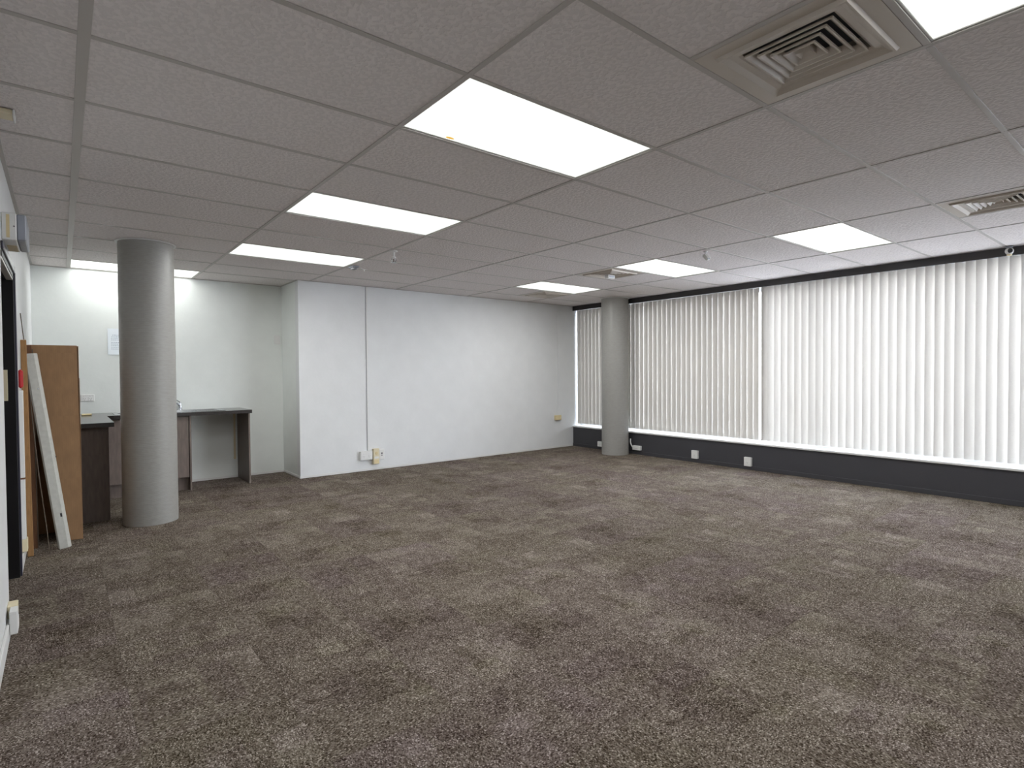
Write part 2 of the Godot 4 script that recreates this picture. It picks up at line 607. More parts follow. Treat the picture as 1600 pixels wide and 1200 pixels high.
	put(go, "paving", box(Vector3(7.7, -0.7, -40), Vector3(60, -0.5, 40)), M.concrete)

func build_ceiling() -> void:
	var c := structure("ceiling")
	put(c, "slab", box(Vector3(XL - 0.14, H + 0.44, ZK - 0.15), Vector3(7.62, H + 0.56, ZR + 0.15)), M.trim)
	var xs := [XL, mx(0), mx(1), mx(2), mx(3), mx(4), mx(5), XR + 0.17]
	var skip := {}
	for p in lamp_cells(): skip["%d_%d" % [p[0] + 1, p[1]]] = true
	# cells that hold a vent keep a half tile beside it
	var halves := {"2_-2": 0, "5_-2": 1, "5_4": 1, "5_7": 0}
	var ts := {}
	var g := 0.008
	for i in 7:
		for u in range(-8, 10):
			var key := "%d_%d" % [i, u]
			if skip.has(key): continue
			var x0: float = xs[i]
			var x1: float = xs[i + 1]
			if halves.has(key):
				if halves[key] == 0: x1 = (x0 + x1) * 0.5
				else: x0 = (x0 + x1) * 0.5
			var z1 := uz(u)
			var z0 := uz(u + 1)
			if u == -8: z1 = ZR
			if i >= 2 and u >= 9 and x0 > XA: continue
			if u == 8 and x0 > XA: z0 = ZB
			if i == 2 and u >= 8: x0 = x0
			z0 = max(z0, ZK)
			if z1 - z0 < 0.05: continue
			var size := Vector3(x1 - x0 - g, 0.014, z1 - z0 - g)
			var sk := "%.3f_%.3f" % [size.x, size.z]
			if not ts.has(sk): ts[sk] = cbox(size, 0.003)
			put(c, "ceiling_tile", ts[sk], M.tile, Vector3((x0 + x1) * 0.5, H + 0.010, (z0 + z1) * 0.5))
	# main tees
	for i in range(1, 7):
		var hw := 0.019 if i == 1 else 0.012
		var zend: float = ZB if xs[i] > XA else ZK
		put(c, "main_tee", box(Vector3(xs[i] - hw, H - 0.001, zend + 0.001), Vector3(xs[i] + hw, H + 0.004, ZR), 0.001), M.tee)
	# cross tees
	var ct := {}
	for u in range(-7, 10):
		for i in 7:
			var x0: float = xs[i] + 0.012
			var x1: float = xs[i + 1] - 0.012
			if i == 1: x0 += 0.007
			if i == 0:
				x0 = XL
				x1 -= 0.007
			if u == 9 and x1 > XA: x1 = min(x1, XA)
			if u == 9 and x0 >= XA: continue
			var sk := "%.3f" % (x1 - x0)
			if not ct.has(sk): ct[sk] = cbox(Vector3(x1 - x0, 0.005, 0.024), 0.001)
			put(c, "cross_tee", ct[sk], M.tee, Vector3((x0 + x1) * 0.5, H + 0.0015, uz(u)))
	# short tees beside the vents
	for v in [[1.5, -2], [4.5, -2], [4.5, 4], [4.5, 7]]:
		put(c, "short_tee", cbox(Vector3(0.024, 0.005, 0.576), 0.001), M.tee, Vector3(mx(v[0]), H + 0.0015, uz(v[1] + 0.5)))
	# wall angles
	for a in [[Vector3(XL, 0, ZK), Vector3(XL + 0.02, 0, ZR)], [Vector3(XL + 0.02, 0, ZK), Vector3(XA, 0, ZK + 0.02)], [Vector3(XA - 0.02, 0, ZK + 0.02), Vector3(XA, 0, ZB + 0.02)], [Vector3(XA, 0, ZB), Vector3(XR - 0.006, 0, ZB + 0.02)]]:
		put(c, "wall_angle", box(a[0] + Vector3(0, H - 0.004, 0), a[1] + Vector3(0, H + 0.002, 0), 0.001), M.tee)

func lamp_cells() -> Array:
	return [[1, 0], [1, 3], [1, 6], [0, 9], [1, -3], [4, 0], [4, 3], [4, 6], [4, -3]]  # last cell: light out of view, added for the light it gives

func build_lamps() -> void:
	var labels := [
		"largest glowing fluorescent ceiling panel, with a small amber stain at its edge",
		"glowing ceiling panel between the stained panel and the panel above the alcove corner",
		"long thin glowing ceiling panel nearest the alcove corner of the white walls",
		"glowing ceiling panel against the kitchen wall, half hidden by the grey column",
		"glowing ceiling panel cut off at the top right, beside the big square vent",
		"square-looking glowing ceiling panel above the middle of the bright right blind",
		"middle glowing ceiling panel of the row along the blinds, touching a grey vent",
		"farthest small glowing ceiling panel of the row along the blinds, above the round column",
	]
	var frame_mesh: ArrayMesh
	var st := st_new()
	var hx := 0.588
	var hz := 0.288
	for e in [[Vector3(-hx, 0, -hz), Vector3(hx, 0, -hz + 0.008)], [Vector3(-hx, 0, hz - 0.008), Vector3(hx, 0, hz)], [Vector3(-hx, 0, -hz + 0.008), Vector3(-hx + 0.008, 0, hz - 0.008)], [Vector3(hx - 0.008, 0, -hz + 0.008), Vector3(hx, 0, hz - 0.008)]]:
		add_box(st, e[0] + Vector3(0, 0.004, 0), e[1] + Vector3(0, 0.07, 0), 0.001)
	add_box(st, Vector3(-hx, 0.07, -hz), Vector3(hx, 0.08, hz))
	frame_mesh = st.commit()
	var diff := box(Vector3(-hx + 0.008, 0.008, -hz + 0.008), Vector3(hx - 0.008, 0.011, hz - 0.008))
	var cells := lamp_cells()
	for k in cells.size():
		var p: Array = cells[k]
		var lab: String = labels[k] if k < labels.size() else "added ceiling panel out of view, nearest the camera in the row along the blinds"
		var t := thing("ceiling_light", lab, "light", Vector3(mx(p[0] + 0.5), H, uz(p[1] + 0.5)), "recessed fluorescent ceiling lights")
		put(t, "housing", frame_mesh, M.trim)
		put(t, "diffuser", diff, M.diffuser)
		if k == 0:
			var s := st_new()
			add_lathe(s, [Vector2(0.0, -0.001), Vector2(0.016, -0.001), Vector2(0.014, 0.001), Vector2(0, 0.001)], 12)
			var o := put(t, "stain", s.commit(), M.stain, Vector3(-0.33, 0.0075, -0.262))
			o.scale = Vector3(1.6, 1, 0.7)
			o.set_meta("label", "small amber stain on the diffuser")
		var a := AreaLight3D.new()
		a.name = "lamp"
		a.area_size = Vector2(1.14, 0.54)
		a.light_energy = LAMP_ENERGY * (0.38 if k == 3 else 1.0)
		a.light_color = LAMP_COLOR
		a.area_range = 14.0
		a.shadow_enabled = true
		a.rotation = Vector3(-PI / 2, 0, 0)
		a.position = Vector3(0, 0.002, 0)
		t.add_child(a)

func build_vents() -> void:
	var labels := [
		"large square cream air vent with nested louvres beside the top right light",
		"air vent above the right end of the blinds, cut off by the picture edge",
		"dark square air vent touching the middle light of the row along the blinds",
		"small far air vent behind the farthest ceiling light, near the white wall",
	]
	# face plate: outer flat, raised rim, then nested sloping blades
	var plate := st_new()
	var o := 0.286
	var i := 0.162
	var rings := [[o, 0.004], [o, 0.0], [0.232, 0.0], [0.224, -0.012], [0.216, -0.012], [0.196, 0.002], [0.172, 0.004], [i, 0.010], [i, 0.06]]
	for k in rings.size() - 1:
		square_band(plate, rings[k][0], rings[k][1], rings[k + 1][0], rings[k + 1][1])
	var plate_mesh := plate.commit()
	var blades := []
	for r in [0.156, 0.123, 0.090, 0.057]:
		var st := st_new()
		# underside slopes up towards the middle
		square_band(st, r, 0.004, r, -0.003)
		square_band(st, r, -0.003, r - 0.006, -0.003)
		square_band(st, r - 0.006, -0.003, r - 0.027, 0.020)
		square_band(st, r, 0.004, r - 0.027, 0.024)
		blades.append(st.commit())
	var core := st_new()
	square_band(core, 0.026, -0.002, 0.010, 0.012)
	quad(core, Vector3(-0.01, 0.012, -0.01), Vector3(0.01, 0.012, -0.01), Vector3(0.01, 0.012, 0.01), Vector3(-0.01, 0.012, 0.01), Vector3.DOWN)
	square_band(core, 0.026, -0.002, 0.026, 0.03)
	var core_mesh := core.commit()
	var duct := st_new()
	square_band(duct, i + 0.002, 0.058, i + 0.002, 0.36)
	quad(duct, Vector3(-i, 0.36, -i), Vector3(i, 0.36, -i), Vector3(i, 0.36, i), Vector3(-i, 0.36, i), Vector3.DOWN)
	var duct_mesh := duct.commit()
	var cells := [[1.5, -2], [4.0, -2], [4.0, 4], [4.5, 7]]
	for k in 4:
		var p: Array = cells[k]
		var t := thing("air_vent", labels[k], "vent", Vector3(mx(p[0] + 0.25), H, uz(p[1] + 0.5)), "square ceiling air vents")
		put(t, "face_plate", plate_mesh, M.vent)
		for b in blades: put(t, "louvre", b, M.vent)
		put(t, "centre_cone", core_mesh, M.vent)
		put(t, "duct_box", duct_mesh, M.vent_inside)

func square_band(st: SurfaceTool, r0: float, y0: float, r1: float, y1: float) -> void:
	for k in 4:
		var a := Basis(Vector3.UP, k * PI / 2)
		var p := [a * Vector3(r0, y0, -r0), a * Vector3(r0, y0, r0), a * Vector3(r1, y1, r1), a * Vector3(r1, y1, -r1)]
		var out := a * Vector3(abs(y1 - y0) * (1.0 if r1 <= r0 else -1.0), -0.001 - abs(r1 - r0), 0)
		if absf(r1 - r0) < 1e-6: out = a * Vector3(-1 if y1 > y0 else 1, 0, 0)
		quad(st, p[0], p[1], p[2], p[3], out)

func build_columns() -> void:
	var nz := noise(1.0, FastNoiseLite.TYPE_SIMPLEX_SMOOTH, 3, 3)
	var spec := [[Vector3(0.616, 0, -6.01), 0.214, "thick grey round column standing in front of the kitchen bench"], [Vector3(6.965, 0, -6.03), 0.214, "grey round column standing against the blinds near the white wall"]]
	for c in spec:
		var t := thing("column", c[2], "column", c[0], "round columns")
		var st := st_new()
		var sides := 72
		var rows := 110
		var pts := []
		for j in rows + 1:
			var y: float = (H - 0.001) * j / rows
			var ring := []
			for s in sides:
				var a := TAU * s / sides
				var amp: float = 0.0016
				var r: float = c[1] + amp * nz.get_noise_3d(cos(a) * 1.6, y * 14.0, sin(a) * 1.6)
				ring.append(Vector3(cos(a) * r, y, sin(a) * r))
			pts.append(ring)
		for j in rows:
			for s in sides:
				var s2 := (s + 1) % sides
				for q in [[pts[j][s], pts[j + 1][s], pts[j + 1][s2]], [pts[j][s], pts[j + 1][s2], pts[j][s2]]]:
					var fn: Vector3 = (q[2] - q[0]).cross(q[1] - q[0])
					var ord := [0, 1, 2] if fn.dot(q[0] * Vector3(1, 0, 1)) > 0.0 else [0, 2, 1]
					for k in ord:
						st.set_uv(Vector2.ZERO)
						st.add_vertex(q[k])
		st.index()
		st.generate_normals()
		put(t, "shaft", st.commit(), M.column)
		put(t, "ceiling_collar", lathe([Vector2(c[1] + 0.001, H - 0.010), Vector2(c[1] + 0.018, H - 0.008), Vector2(c[1] + 0.02, H - 0.002)], 48), M.trim)

# ------------------------------------------------------------------ blinds
func vane_mesh(w: float, y0: float, y1: float) -> ArrayMesh:
	var st := st_new()
	var n := 8
	var sag := 0.005
	var prof := []
	for k in n + 1:
		var t := -1.0 + 2.0 * k / n
		prof.append([Vector3(-sag * (1.0 - t * t), 0, t * w * 0.5), Vector3(-1.0, 0, -4.0 * sag * t / w).normalized()])
	for layer in 2:
		var a: float = y0
		var b: float = y1 if layer == 0 else y0 + 0.042
		var off := Vector3.ZERO if layer == 0 else Vector3(-0.0025, 0, 0)
		for k in n:
			var p: Array = prof[k]
			var q: Array = prof[k + 1]
			var v := [[p[0] + off + Vector3(0, a, 0), p[1]], [q[0] + off + Vector3(0, a, 0), q[1]], [q[0] + off + Vector3(0, b, 0), q[1]], [p[0] + off + Vector3(0, b, 0), p[1]]]
			for t in [[0, 1, 2], [0, 2, 3]]:
				var fn: Vector3 = (v[t[2]][0] - v[t[0]][0]).cross(v[t[1]][0] - v[t[0]][0])
				var o: Array = t if fn.x < 0.0 else [t[0], t[2], t[1]]
				for i in o:
					st.set_normal(v[i][1])
					st.set_uv(Vector2.ZERO)
					st.add_vertex(v[i][0])
	return st.commit()

func build_blinds() -> void:
	var pitch := 0.0858
	var vm := vane_mesh(0.100, 0.398, 2.425)
	var carrier := box(Vector3(-0.004, 2.425, -0.006), Vector3(0.004, 2.437, 0.006), 0.001)
	var xb := XR + 0.085
	rng.seed = 15
	for k in 2:
		var t: Node3D
		var z: float
		var zend: float
		if k == 0:
			t = thing("vertical_blind", "beige vertical blind running behind the round column, closed with bright slits", "blind", Vector3(xb, 0, 0), "vertical blinds")
			z = -7.12
			zend = -3.80
		else:
			t = thing("vertical_blind", "bright white vertical blind filling the right end of the window", "blind", Vector3(xb, 0, 0), "vertical blinds")
			z = -3.70
			zend = 2.55
		put(t, "head_rail", box(Vector3(-0.02, 2.437, z - 0.03), Vector3(0.02, 2.47, zend + 0.03), 0.003), M.frame)
		while z < zend:
			var ang := deg_to_rad(-7.2 - (z + 7.0) * 1.4) if k == 0 else deg_to_rad(38.0)
			ang += deg_to_rad(rng.randf_range(-0.6, 0.6))
			var v := put(t, "vane", vm, M.vane, Vector3(0, 0, z), Vector3(0, ang, 0))
			put(v, "carrier", carrier, M.plastic)
			z += pitch if k == 1 else 0.0866
		# bunched first vanes beside the slit
		if k == 1:
			for e in [-3.685, -3.67]:
				put(t, "vane", vm, M.vane, Vector3(0.0, 0, e), Vector3(0, deg_to_rad(35.0), 0))

# ------------------------------------------------------------------ kitchen
func build_kitchen() -> void:
	# worktop
	var top := thing("kitchen_benchtop", "dark laminate L-shaped kitchen worktop against the alcove walls", "benchtop", Vector3.ZERO)
	put(top, "slab", prism([Vector2(XL + 0.002, -6.215), Vector2(0.368, -6.215), Vector2(0.368, -7.245), Vector2(1.79, -7.245), Vector2(1.79, ZK + 0.002), Vector2(XL + 0.002, ZK + 0.002)], 0.855, 0.895), M.bench)
	# unit under the return
	var a := thing("kitchen_cabinet", "dark taupe cabinet end facing the camera, left of the grey column", "cabinet", Vector3.ZERO, "kitchen cabinets")
	put(a, "end_panel", box(Vector3(XL + 0.013, 0.0, -6.31), Vector3(0.33, 0.853, -6.292), 0.001), M.laminate_dark)
	put(a, "carcass", box(Vector3(XL + 0.013, 0.15, -7.26), Vector3(0.305, 0.853, -6.312)), M.laminate_dark)
	put(a, "kickboard", box(Vector3(0.235, 0.0, -7.30), Vector3(0.25, 0.148, -6.312), 0.001), M.laminate_dark)
	for k in 2:
		var z0 := -7.24 + k * 0.465
		var dd := put(a, "cabinet_door", box(Vector3(0.306, 0.155, z0), Vector3(0.324, 0.845, z0 + 0.460), 0.0015), M.laminate)
		put(dd, "edge_pull", box(Vector3(0.306, 0.846, z0 + 0.02), Vector3(0.322, 0.850, z0 + 0.44), 0.001), M.steel)
	# sink unit along the wall
	var b := thing("kitchen_cabinet", "taupe sink cabinet under the long worktop, right of the grey column", "cabinet", Vector3.ZERO, "kitchen cabinets")
	put(b, "carcass", box(Vector3(0.34, 0.15, ZK + 0.003), Vector3(1.128, 0.853, -7.315)), M.laminate_dark)
	put(b, "kickboard", box(Vector3(0.30, 0.0, -7.375), Vector3(1.128, 0.148, -7.36), 0.001), M.laminate)
	for k in 2:
		var x0: float = 0.335 + k * 0.397
		put(b, "cabinet_door", box(Vector3(x0, 0.155, -7.313), Vector3(x0 + 0.392, 0.845, -7.295), 0.0015), M.laminate)
	put(b, "end_panel", box(Vector3(1.13, 0.0, ZK + 0.003), Vector3(1.148, 0.853, -7.285), 0.001), M.laminate)
	# open bay: right hand panel
	var e := thing("bench_end_panel", "upright taupe panel holding up the right end of the worktop", "panel", Vector3(1.768, 0, -7.58))
	put(e, "board", box(Vector3(-0.009, 0.0, -0.279), Vector3(0.009, 0.853, 0.285), 0.001), M.laminate_dark)
	put(e, "front_edging", box(Vector3(-0.009, 0.0, 0.285), Vector3(0.009, 0.853, 0.287)), M.laminate)
	var cd := thing("wall_conduit", "cream strip running up the wall inside the open bay under the worktop", "conduit", Vector3(1.725, 0.24, ZK + 0.008))
	put(cd, "cover", cbox(Vector3(0.022, 0.60, 0.014), 0.002), M.plastic_cream, Vector3(0, 0.31, 0))
	put(cd, "foot_clip", cbox(Vector3(0.028, 0.03, 0.016), 0.002), M.plastic_cream, Vector3(0, 0.01, 0))
	# sink and tap
	var s := thing("kitchen_sink", "stainless steel sink and drainer set into the dark worktop behind the column", "sink", Vector3(0.86, 0.895, -7.56))
	var rim := st_new()
	for q in [[Vector3(-0.42, 0, -0.22), Vector3(0.66, 0.004, -0.18)], [Vector3(-0.42, 0, 0.18), Vector3(0.66, 0.004, 0.22)], [Vector3(-0.42, 0, -0.18), Vector3(-0.38, 0.004, 0.18)], [Vector3(0.0, 0, -0.18), Vector3(0.04, 0.004, 0.18)], [Vector3(0.62, 0, -0.18), Vector3(0.66, 0.004, 0.18)]]:
		add_box(rim, q[0], q[1], 0.0015)
	put(s, "rim", rim.commit(), M.steel)
	put(s, "bowl", box(Vector3(-0.38, 0.0, -0.18), Vector3(0.0, 0.0015, 0.18)), M.socket_grey)
	put(s, "drainer", box(Vector3(0.04, 0.0, -0.18), Vector3(0.62, 0.002, 0.18)), M.steel)
	for k in 7:
		put(s, "drainer_rib", box(Vector3(0.07, 0.002, -0.15 + k * 0.048), Vector3(0.60, 0.0045, -0.14 + k * 0.048), 0.001), M.steel)
	var t := thing("kitchen_tap", "chrome mixer tap at the back of the worktop, just right of the column", "tap", Vector3(1.115, 0.895, -7.80))
	put(t, "base", lathe([Vector2(0.0, 0.0), Vector2(0.028, 0.0), Vector2(0.026, 0.012), Vector2(0.019, 0.018), Vector2(0.019, 0.075), Vector2(0.016, 0.088), Vector2(0, 0.09)], 20), M.chrome)
	put(t, "spout", tube([Vector3(0, 0.05, 0), Vector3(-0.03, 0.075, 0.05), Vector3(-0.055, 0.095, 0.10), Vector3(-0.075, 0.098, 0.145), Vector3(-0.083, 0.085, 0.165)], 0.010, 10), M.chrome)
	put(t, "lever", tube([Vector3(0, 0.09, 0), Vector3(-0.01, 0.105, 0.01), Vector3(-0.045, 0.125, 0.05)], 0.006, 8), M.chrome)
	var sp := thing("pale_item", "small pale yellow item lying on the worktop near the wall socket", "pale_item", Vector3(0.205, 0.8951, -7.50))  # low pale yellow item of no known kind
	put(sp, "pad", cbox(Vector3(0.09, 0.018, 0.06), 0.006), M.plastic_aged, Vector3(0, 0.009, 0))

# ------------------------------------------------------------------ plates and boxes on walls
func plate(called: String, label: String, category: String, at: Vector3, turn: float, size: Vector3, mat: Material, gang: int, group := "") -> Node3D:
	# local: x across, y up, z out of the wall
	var t := thing(called, label, category, at, group)
	t.rotation.y = turn
	put(t, "cover", box(Vector3(-size.x / 2, -size.y / 2, 0), Vector3(size.x / 2, size.y / 2, size.z), 0.003), mat)
	for k in gang:
		var cx: float = (k - (gang - 1) * 0.5) * size.x / max(gang, 1) * 0.9
		var f := put(t, "socket", box(Vector3(cx - 0.018, -0.03, size.z), Vector3(cx + 0.018, 0.008, size.z + 0.002), 0.001), mat)
		for p in [[-0.008, 0.0, 0.5], [0.008, 0.0, -0.5], [0.0, -0.017, 0.0]]:
			put(f, "slot", box(Vector3(-0.0012, -0.004, 0), Vector3(0.0012, 0.004, 0.0006)), M.slot, Vector3(cx + p[0], -0.006 + p[1], size.z + 0.002), Vector3(0, 0, p[2]))
		put(t, "rocker", box(Vector3(cx - 0.006, 0.014, size.z), Vector3(cx + 0.006, 0.026, size.z + 0.004), 0.001), mat)
	return t

func build_wall_things() -> void:
	var zf := ZB + 0.0005
	plate("power_outlet", "white double power outlet, left end of the outlet group on the white wall", "outlet", Vector3(3.205, 0.212, zf), 0, Vector3(0.17, 0.118, 0.045), M.plastic, 2, "outlets at the foot of the white wall")
	var f := thing("junction_box", "tall yellowed plastic box between two white outlets on the white wall", "junction box", Vector3(3.345, 0.188, zf), "outlets at the foot of the white wall")
	put(f, "body", box(Vector3(-0.044, -0.106, 0), Vector3(0.044, 0.106, 0.05), 0.005), M.plastic_cream)
	put(f, "knockout", lathe([Vector2(0, 0), Vector2(0.022, 0), Vector2(0.02, 0.004), Vector2(0, 0.004)], 16), M.plastic_aged, Vector3(0, 0.045, 0.05), Vector3(PI / 2, 0, 0))
	put(f, "label_strip", box(Vector3(-0.03, -0.03, 0.05), Vector3(0.03, 0.0, 0.0512)), M.plastic)
	put(f, "lower_cap", box(Vector3(-0.034, -0.095, 0.05), Vector3(0.034, -0.045, 0.053), 0.002), M.plastic_aged)
	var d := thing("data_outlet", "white data plate with one dark socket, right end of the group on the white wall", "outlet", Vector3(3.441, 0.205, zf), "outlets at the foot of the white wall")
	put(d, "cover", box(Vector3(-0.037, -0.07, 0), Vector3(0.037, 0.07, 0.012), 0.003), M.plastic)
	put(d, "socket", box(Vector3(-0.012, 0.002, 0.012), Vector3(0.012, 0.026, 0.014), 0.001), M.socket_grey)
	put(d, "latch", box(Vector3(-0.01, -0.02, 0.012), Vector3(0.01, -0.01, 0.013)), M.socket_grey)
	var c1 := thing("wall_conduit", "grey-white conduit running from ceiling to outlets on the white wall", "conduit", Vector3(3.243, 0.272, zf))
	put(c1, "channel", box(Vector3(-0.010, 0.0, 0), Vector3(0.010, H - 0.278, 0.013), 0.002), M.trim)
	put(c1, "lid_seam", box(Vector3(-0.0115, 0.0, 0.0), Vector3(-0.010, H - 0.278, 0.009)), M.plastic_grey)
	var yb := thing("junction_box", "small yellowed box high on the white wall's right end, near the column", "junction box", Vector3(6.775, 0.527, zf))
	put(yb, "body", box(Vector3(-0.07, -0.042, 0), Vector3(0.07, 0.042, 0.04), 0.004), M.plastic_aged)
	put(yb, "lid_screw", lathe([Vector2(0, 0), Vector2(0.005, 0), Vector2(0.004, 0.002), Vector2(0, 0.002)], 10), M.plastic, Vector3(0.05, 0, 0.04), Vector3(PI / 2, 0, 0))
	var c2 := thing("wall_conduit", "thin white cable strip dropping from the ceiling to the small yellowed box", "conduit", Vector3(6.795, 0.570, zf))
	put(c2, "channel", box(Vector3(-0.006, 0.0, 0), Vector3(0.006, H - 0.576, 0.008), 0.001), M.wall)

	# along the dark low wall
	var xw := XR - 0.0005
	plate("power_outlet", "white square outlet on the dark low wall, second from the round column", "outlet", Vector3(xw, 0.116, -4.685), -PI / 2, Vector3(0.10, 0.118, 0.04), M.plastic, 1, "outlets on the dark low wall")
	plate("power_outlet", "white square outlet on the dark low wall, farthest from the round column", "outlet", Vector3(xw, 0.108, -3.878), -PI / 2, Vector3(0.10, 0.118, 0.04), M.plastic, 1, "outlets on the dark low wall")
	var jb := plate("power_outlet", "small white wide outlet on the dark low wall joined to the column by a cable", "outlet", Vector3(xw, 0.107, -5.735), -PI / 2, Vector3(0.155, 0.068, 0.045), M.plastic, 0, "outlets on the dark low wall")
	put(jb, "lid_line", box(Vector3(-0.07, -0.004, 0.045), Vector3(0.02, -0.002, 0.0458)), M.socket_grey)
	put(jb, "rocker", box(Vector3(0.035, -0.012, 0.045), Vector3(0.055, 0.012, 0.049), 0.001), M.plastic)
	plate("power_outlet", "white outlet peeking out from behind the left side of the far column", "outlet", Vector3(xw, 0.095, -6.52), -PI / 2, Vector3(0.10, 0.085, 0.04), M.plastic, 1, "outlets on the dark low wall")
	var cb := thing("cable", "white cable curving from the far column down to the wide outlet", "cable", Vector3(XR - 0.02, 0, 0))
	put(cb, "sheath", tube([Vector3(-0.01, 0.245, -5.86), Vector3(-0.012, 0.20, -5.862), Vector3(-0.016, 0.165, -5.85), Vector3(-0.016, 0.135, -5.833), Vector3(-0.010, 0.112, -5.815)], 0.010, 10), M.plastic)

	# kitchen wall
	var zk := ZK + 0.0005
	plate("power_outlet", "white double power outlet on the kitchen wall above the worktop", "outlet", Vector3(0.226, 1.07, zk), 0, Vector3(0.122, 0.078, 0.016), M.plastic, 2)
	var sw := thing("light_switch", "white light switch on the kitchen wall by the alcove corner", "switch", Vector3(2.272, 1.778, zk))
	put(sw, "cover", box(Vector3(-0.037, -0.057, 0), Vector3(0.037, 0.057, 0.011), 0.003), M.plastic)
	put(sw, "rocker", box(Vector3(-0.013, -0.02, 0.011), Vector3(0.013, 0.02, 0.016), 0.002), M.plastic)
	# notice
	var pi := Image.create(128, 180, false, Image.FORMAT_RGB8)
	pi.fill(Color(0.94, 0.965, 0.985))
	var r := RandomNumberGenerator.new()
	r.seed = 6
	var ly := 44
	while ly < 150:
		var x := 20 + (r.randi_range(0, 20) if ly < 60 else 0)
		var stop := r.randi_range(70, 112)
		while x < stop:
			var w := r.randi_range(3, 10)
			pi.fill_rect(Rect2i(x, ly, w, 3), Color(0.58, 0.62, 0.68))
			x += w + 3
		ly += 11 if ly != 77 else 18
	var pm := plain(Color(1, 1, 1), 0.8)
	pm.albedo_texture = tex(pi)
	var n := thing("notice", "white sheet of paper with lines of print, half hidden behind the column", "paper", Vector3(0.525, 1.705, zk))
	var ps := st_new()
	var hw := 0.105
	var hh := 0.1485
	var curl := func(x: float, y: float) -> Vector3: return Vector3(x * hw, y * hh, 0.002 + 0.006 * (0.5 - 0.5 * y) * (0.5 - 0.5 * y))
	for i in 6:
		var ya := -1.0 + i / 3.0
		var yb2 := -1.0 + (i + 1) / 3.0
		for q in [[-1.0, ya, 1.0, ya, 1.0, yb2], [-1.0, ya, 1.0, yb2, -1.0, yb2]]:
			var tv := []
			for k in 3: tv.append(Vector2(q[k * 2], q[k * 2 + 1]))
			var p0: Vector3 = curl.call(tv[0].x, tv[0].y)
			var p1: Vector3 = curl.call(tv[1].x, tv[1].y)
			var p2: Vector3 = curl.call(tv[2].x, tv[2].y)
			if (p2 - p0).cross(p1 - p0).z < 0.0:
				var sw2: Vector2 = tv[1]
				tv[1] = tv[2]
				tv[2] = sw2
			for k in 3:
				ps.set_normal(Vector3(0, 0, 1))
				ps.set_uv(Vector2(tv[k].x * 0.5 + 0.5, 0.5 - tv[k].y * 0.5))
				ps.add_vertex(curl.call(tv[k].x, tv[k].y))
	put(n, "sheet", ps.commit(), pm)

	# left wall
	var xl := XL + 0.0005
	var bx := thing("wall_unit", "white and grey box unit fixed to the left wall above the doorway", "wall unit", Vector3(xl, 2.05, -4.23))
	put(bx, "body", box(Vector3(0, 0, -0.19), Vector3(0.062, 0.145, 0.19), 0.004), M.plastic)
	put(bx, "front_cover", box(Vector3(0.062, 0.002, -0.185), Vector3(0.102, 0.143, 0.185), 0.006), M.plastic_grey)
	put(bx, "tape_strip", box(Vector3(0.020, 0.012, 0.19), Vector3(0.034, 0.135, 0.1912)), M.plastic_aged).set_meta("label", "yellowed strip down the end")
	put(bx, "screw", lathe([Vector2(0, 0), Vector2(0.004, 0), Vector2(0.003, 0.002), Vector2(0, 0.002)], 10), M.socket_grey, Vector3(0.052, 0.075, 0.19), Vector3(PI / 2, 0, 0))
	put(bx, "bottom_grille", box(Vector3(0.012, -0.003, -0.16), Vector3(0.055, 0.0, 0.02), 0.001), M.plastic_aged)
	var du := thing("cable_duct", "broken stub of white skirting duct with a yellowed end, lower left beside the doorway", "cable duct", Vector3(xl, 0.07, -3.80))
	put(du, "duct", box(Vector3(0.0125, -0.035, 0.0), Vector3(0.044, 0.080, 0.085), 0.003), M.plastic)
	put(du, "end_cap", box(Vector3(0.0, 0.018, -0.095), Vector3(0.040, 0.082, -0.001), 0.003), M.plastic_cream)
	put(du, "broken_lip", prism([Vector2(0.0125, -0.080), Vector2(0.036, -0.085), Vector2(0.043, -0.05), Vector2(0.036, -0.04), Vector2(0.044, -0.025), Vector2(0.044, -0.001), Vector2(0.0125, -0.001)], -0.03, 0.017), M.plastic)
	var dv := thing("cable_duct", "narrow white duct on the left wall between doorway and leaning timber", "cable duct", Vector3(xl, 0.0, -5.17))
	put(dv, "riser", box(Vector3(0, 0.18, -0.06), Vector3(0.026, 1.22, 0.0), 0.003), M.plastic)
	put(dv, "foot_box", box(Vector3(0.0, 0.095, -0.09), Vector3(0.032, 0.179, 0.01), 0.003), M.plastic_cream)
	put(dv, "joint", box(Vector3(0.0, 0.60, -0.062), Vector3(0.028, 0.612, 0.002), 0.001), M.timber_brown)
	var rd := thing("alarm_button", "small red rounded fitting on the left wall beside the doorway", "alarm button", Vector3(xl, 1.30, -5.20))
	put(rd, "body", box(Vector3(0, -0.065, -0.03), Vector3(0.028, 0.065, 0.03), 0.012), M.red)
	put(rd, "back_plate", box(Vector3(0, -0.07, -0.034), Vector3(0.004, 0.07, 0.034), 0.001), M.plastic)

# ------------------------------------------------------------------ leaning boards by the door
func lean(o: Node3D, foot: Vector3, head: Vector3, twist := 0.0) -> float:
	var d := (head - foot).normalized()
	var x := (Basis(Vector3.UP, twist) * Vector3.RIGHT)
	x = (x - d * x.dot(d)).normalized()
	o.transform = Transform3D(Basis(x, d, x.cross(d)), foot)
	return (head - foot).length()

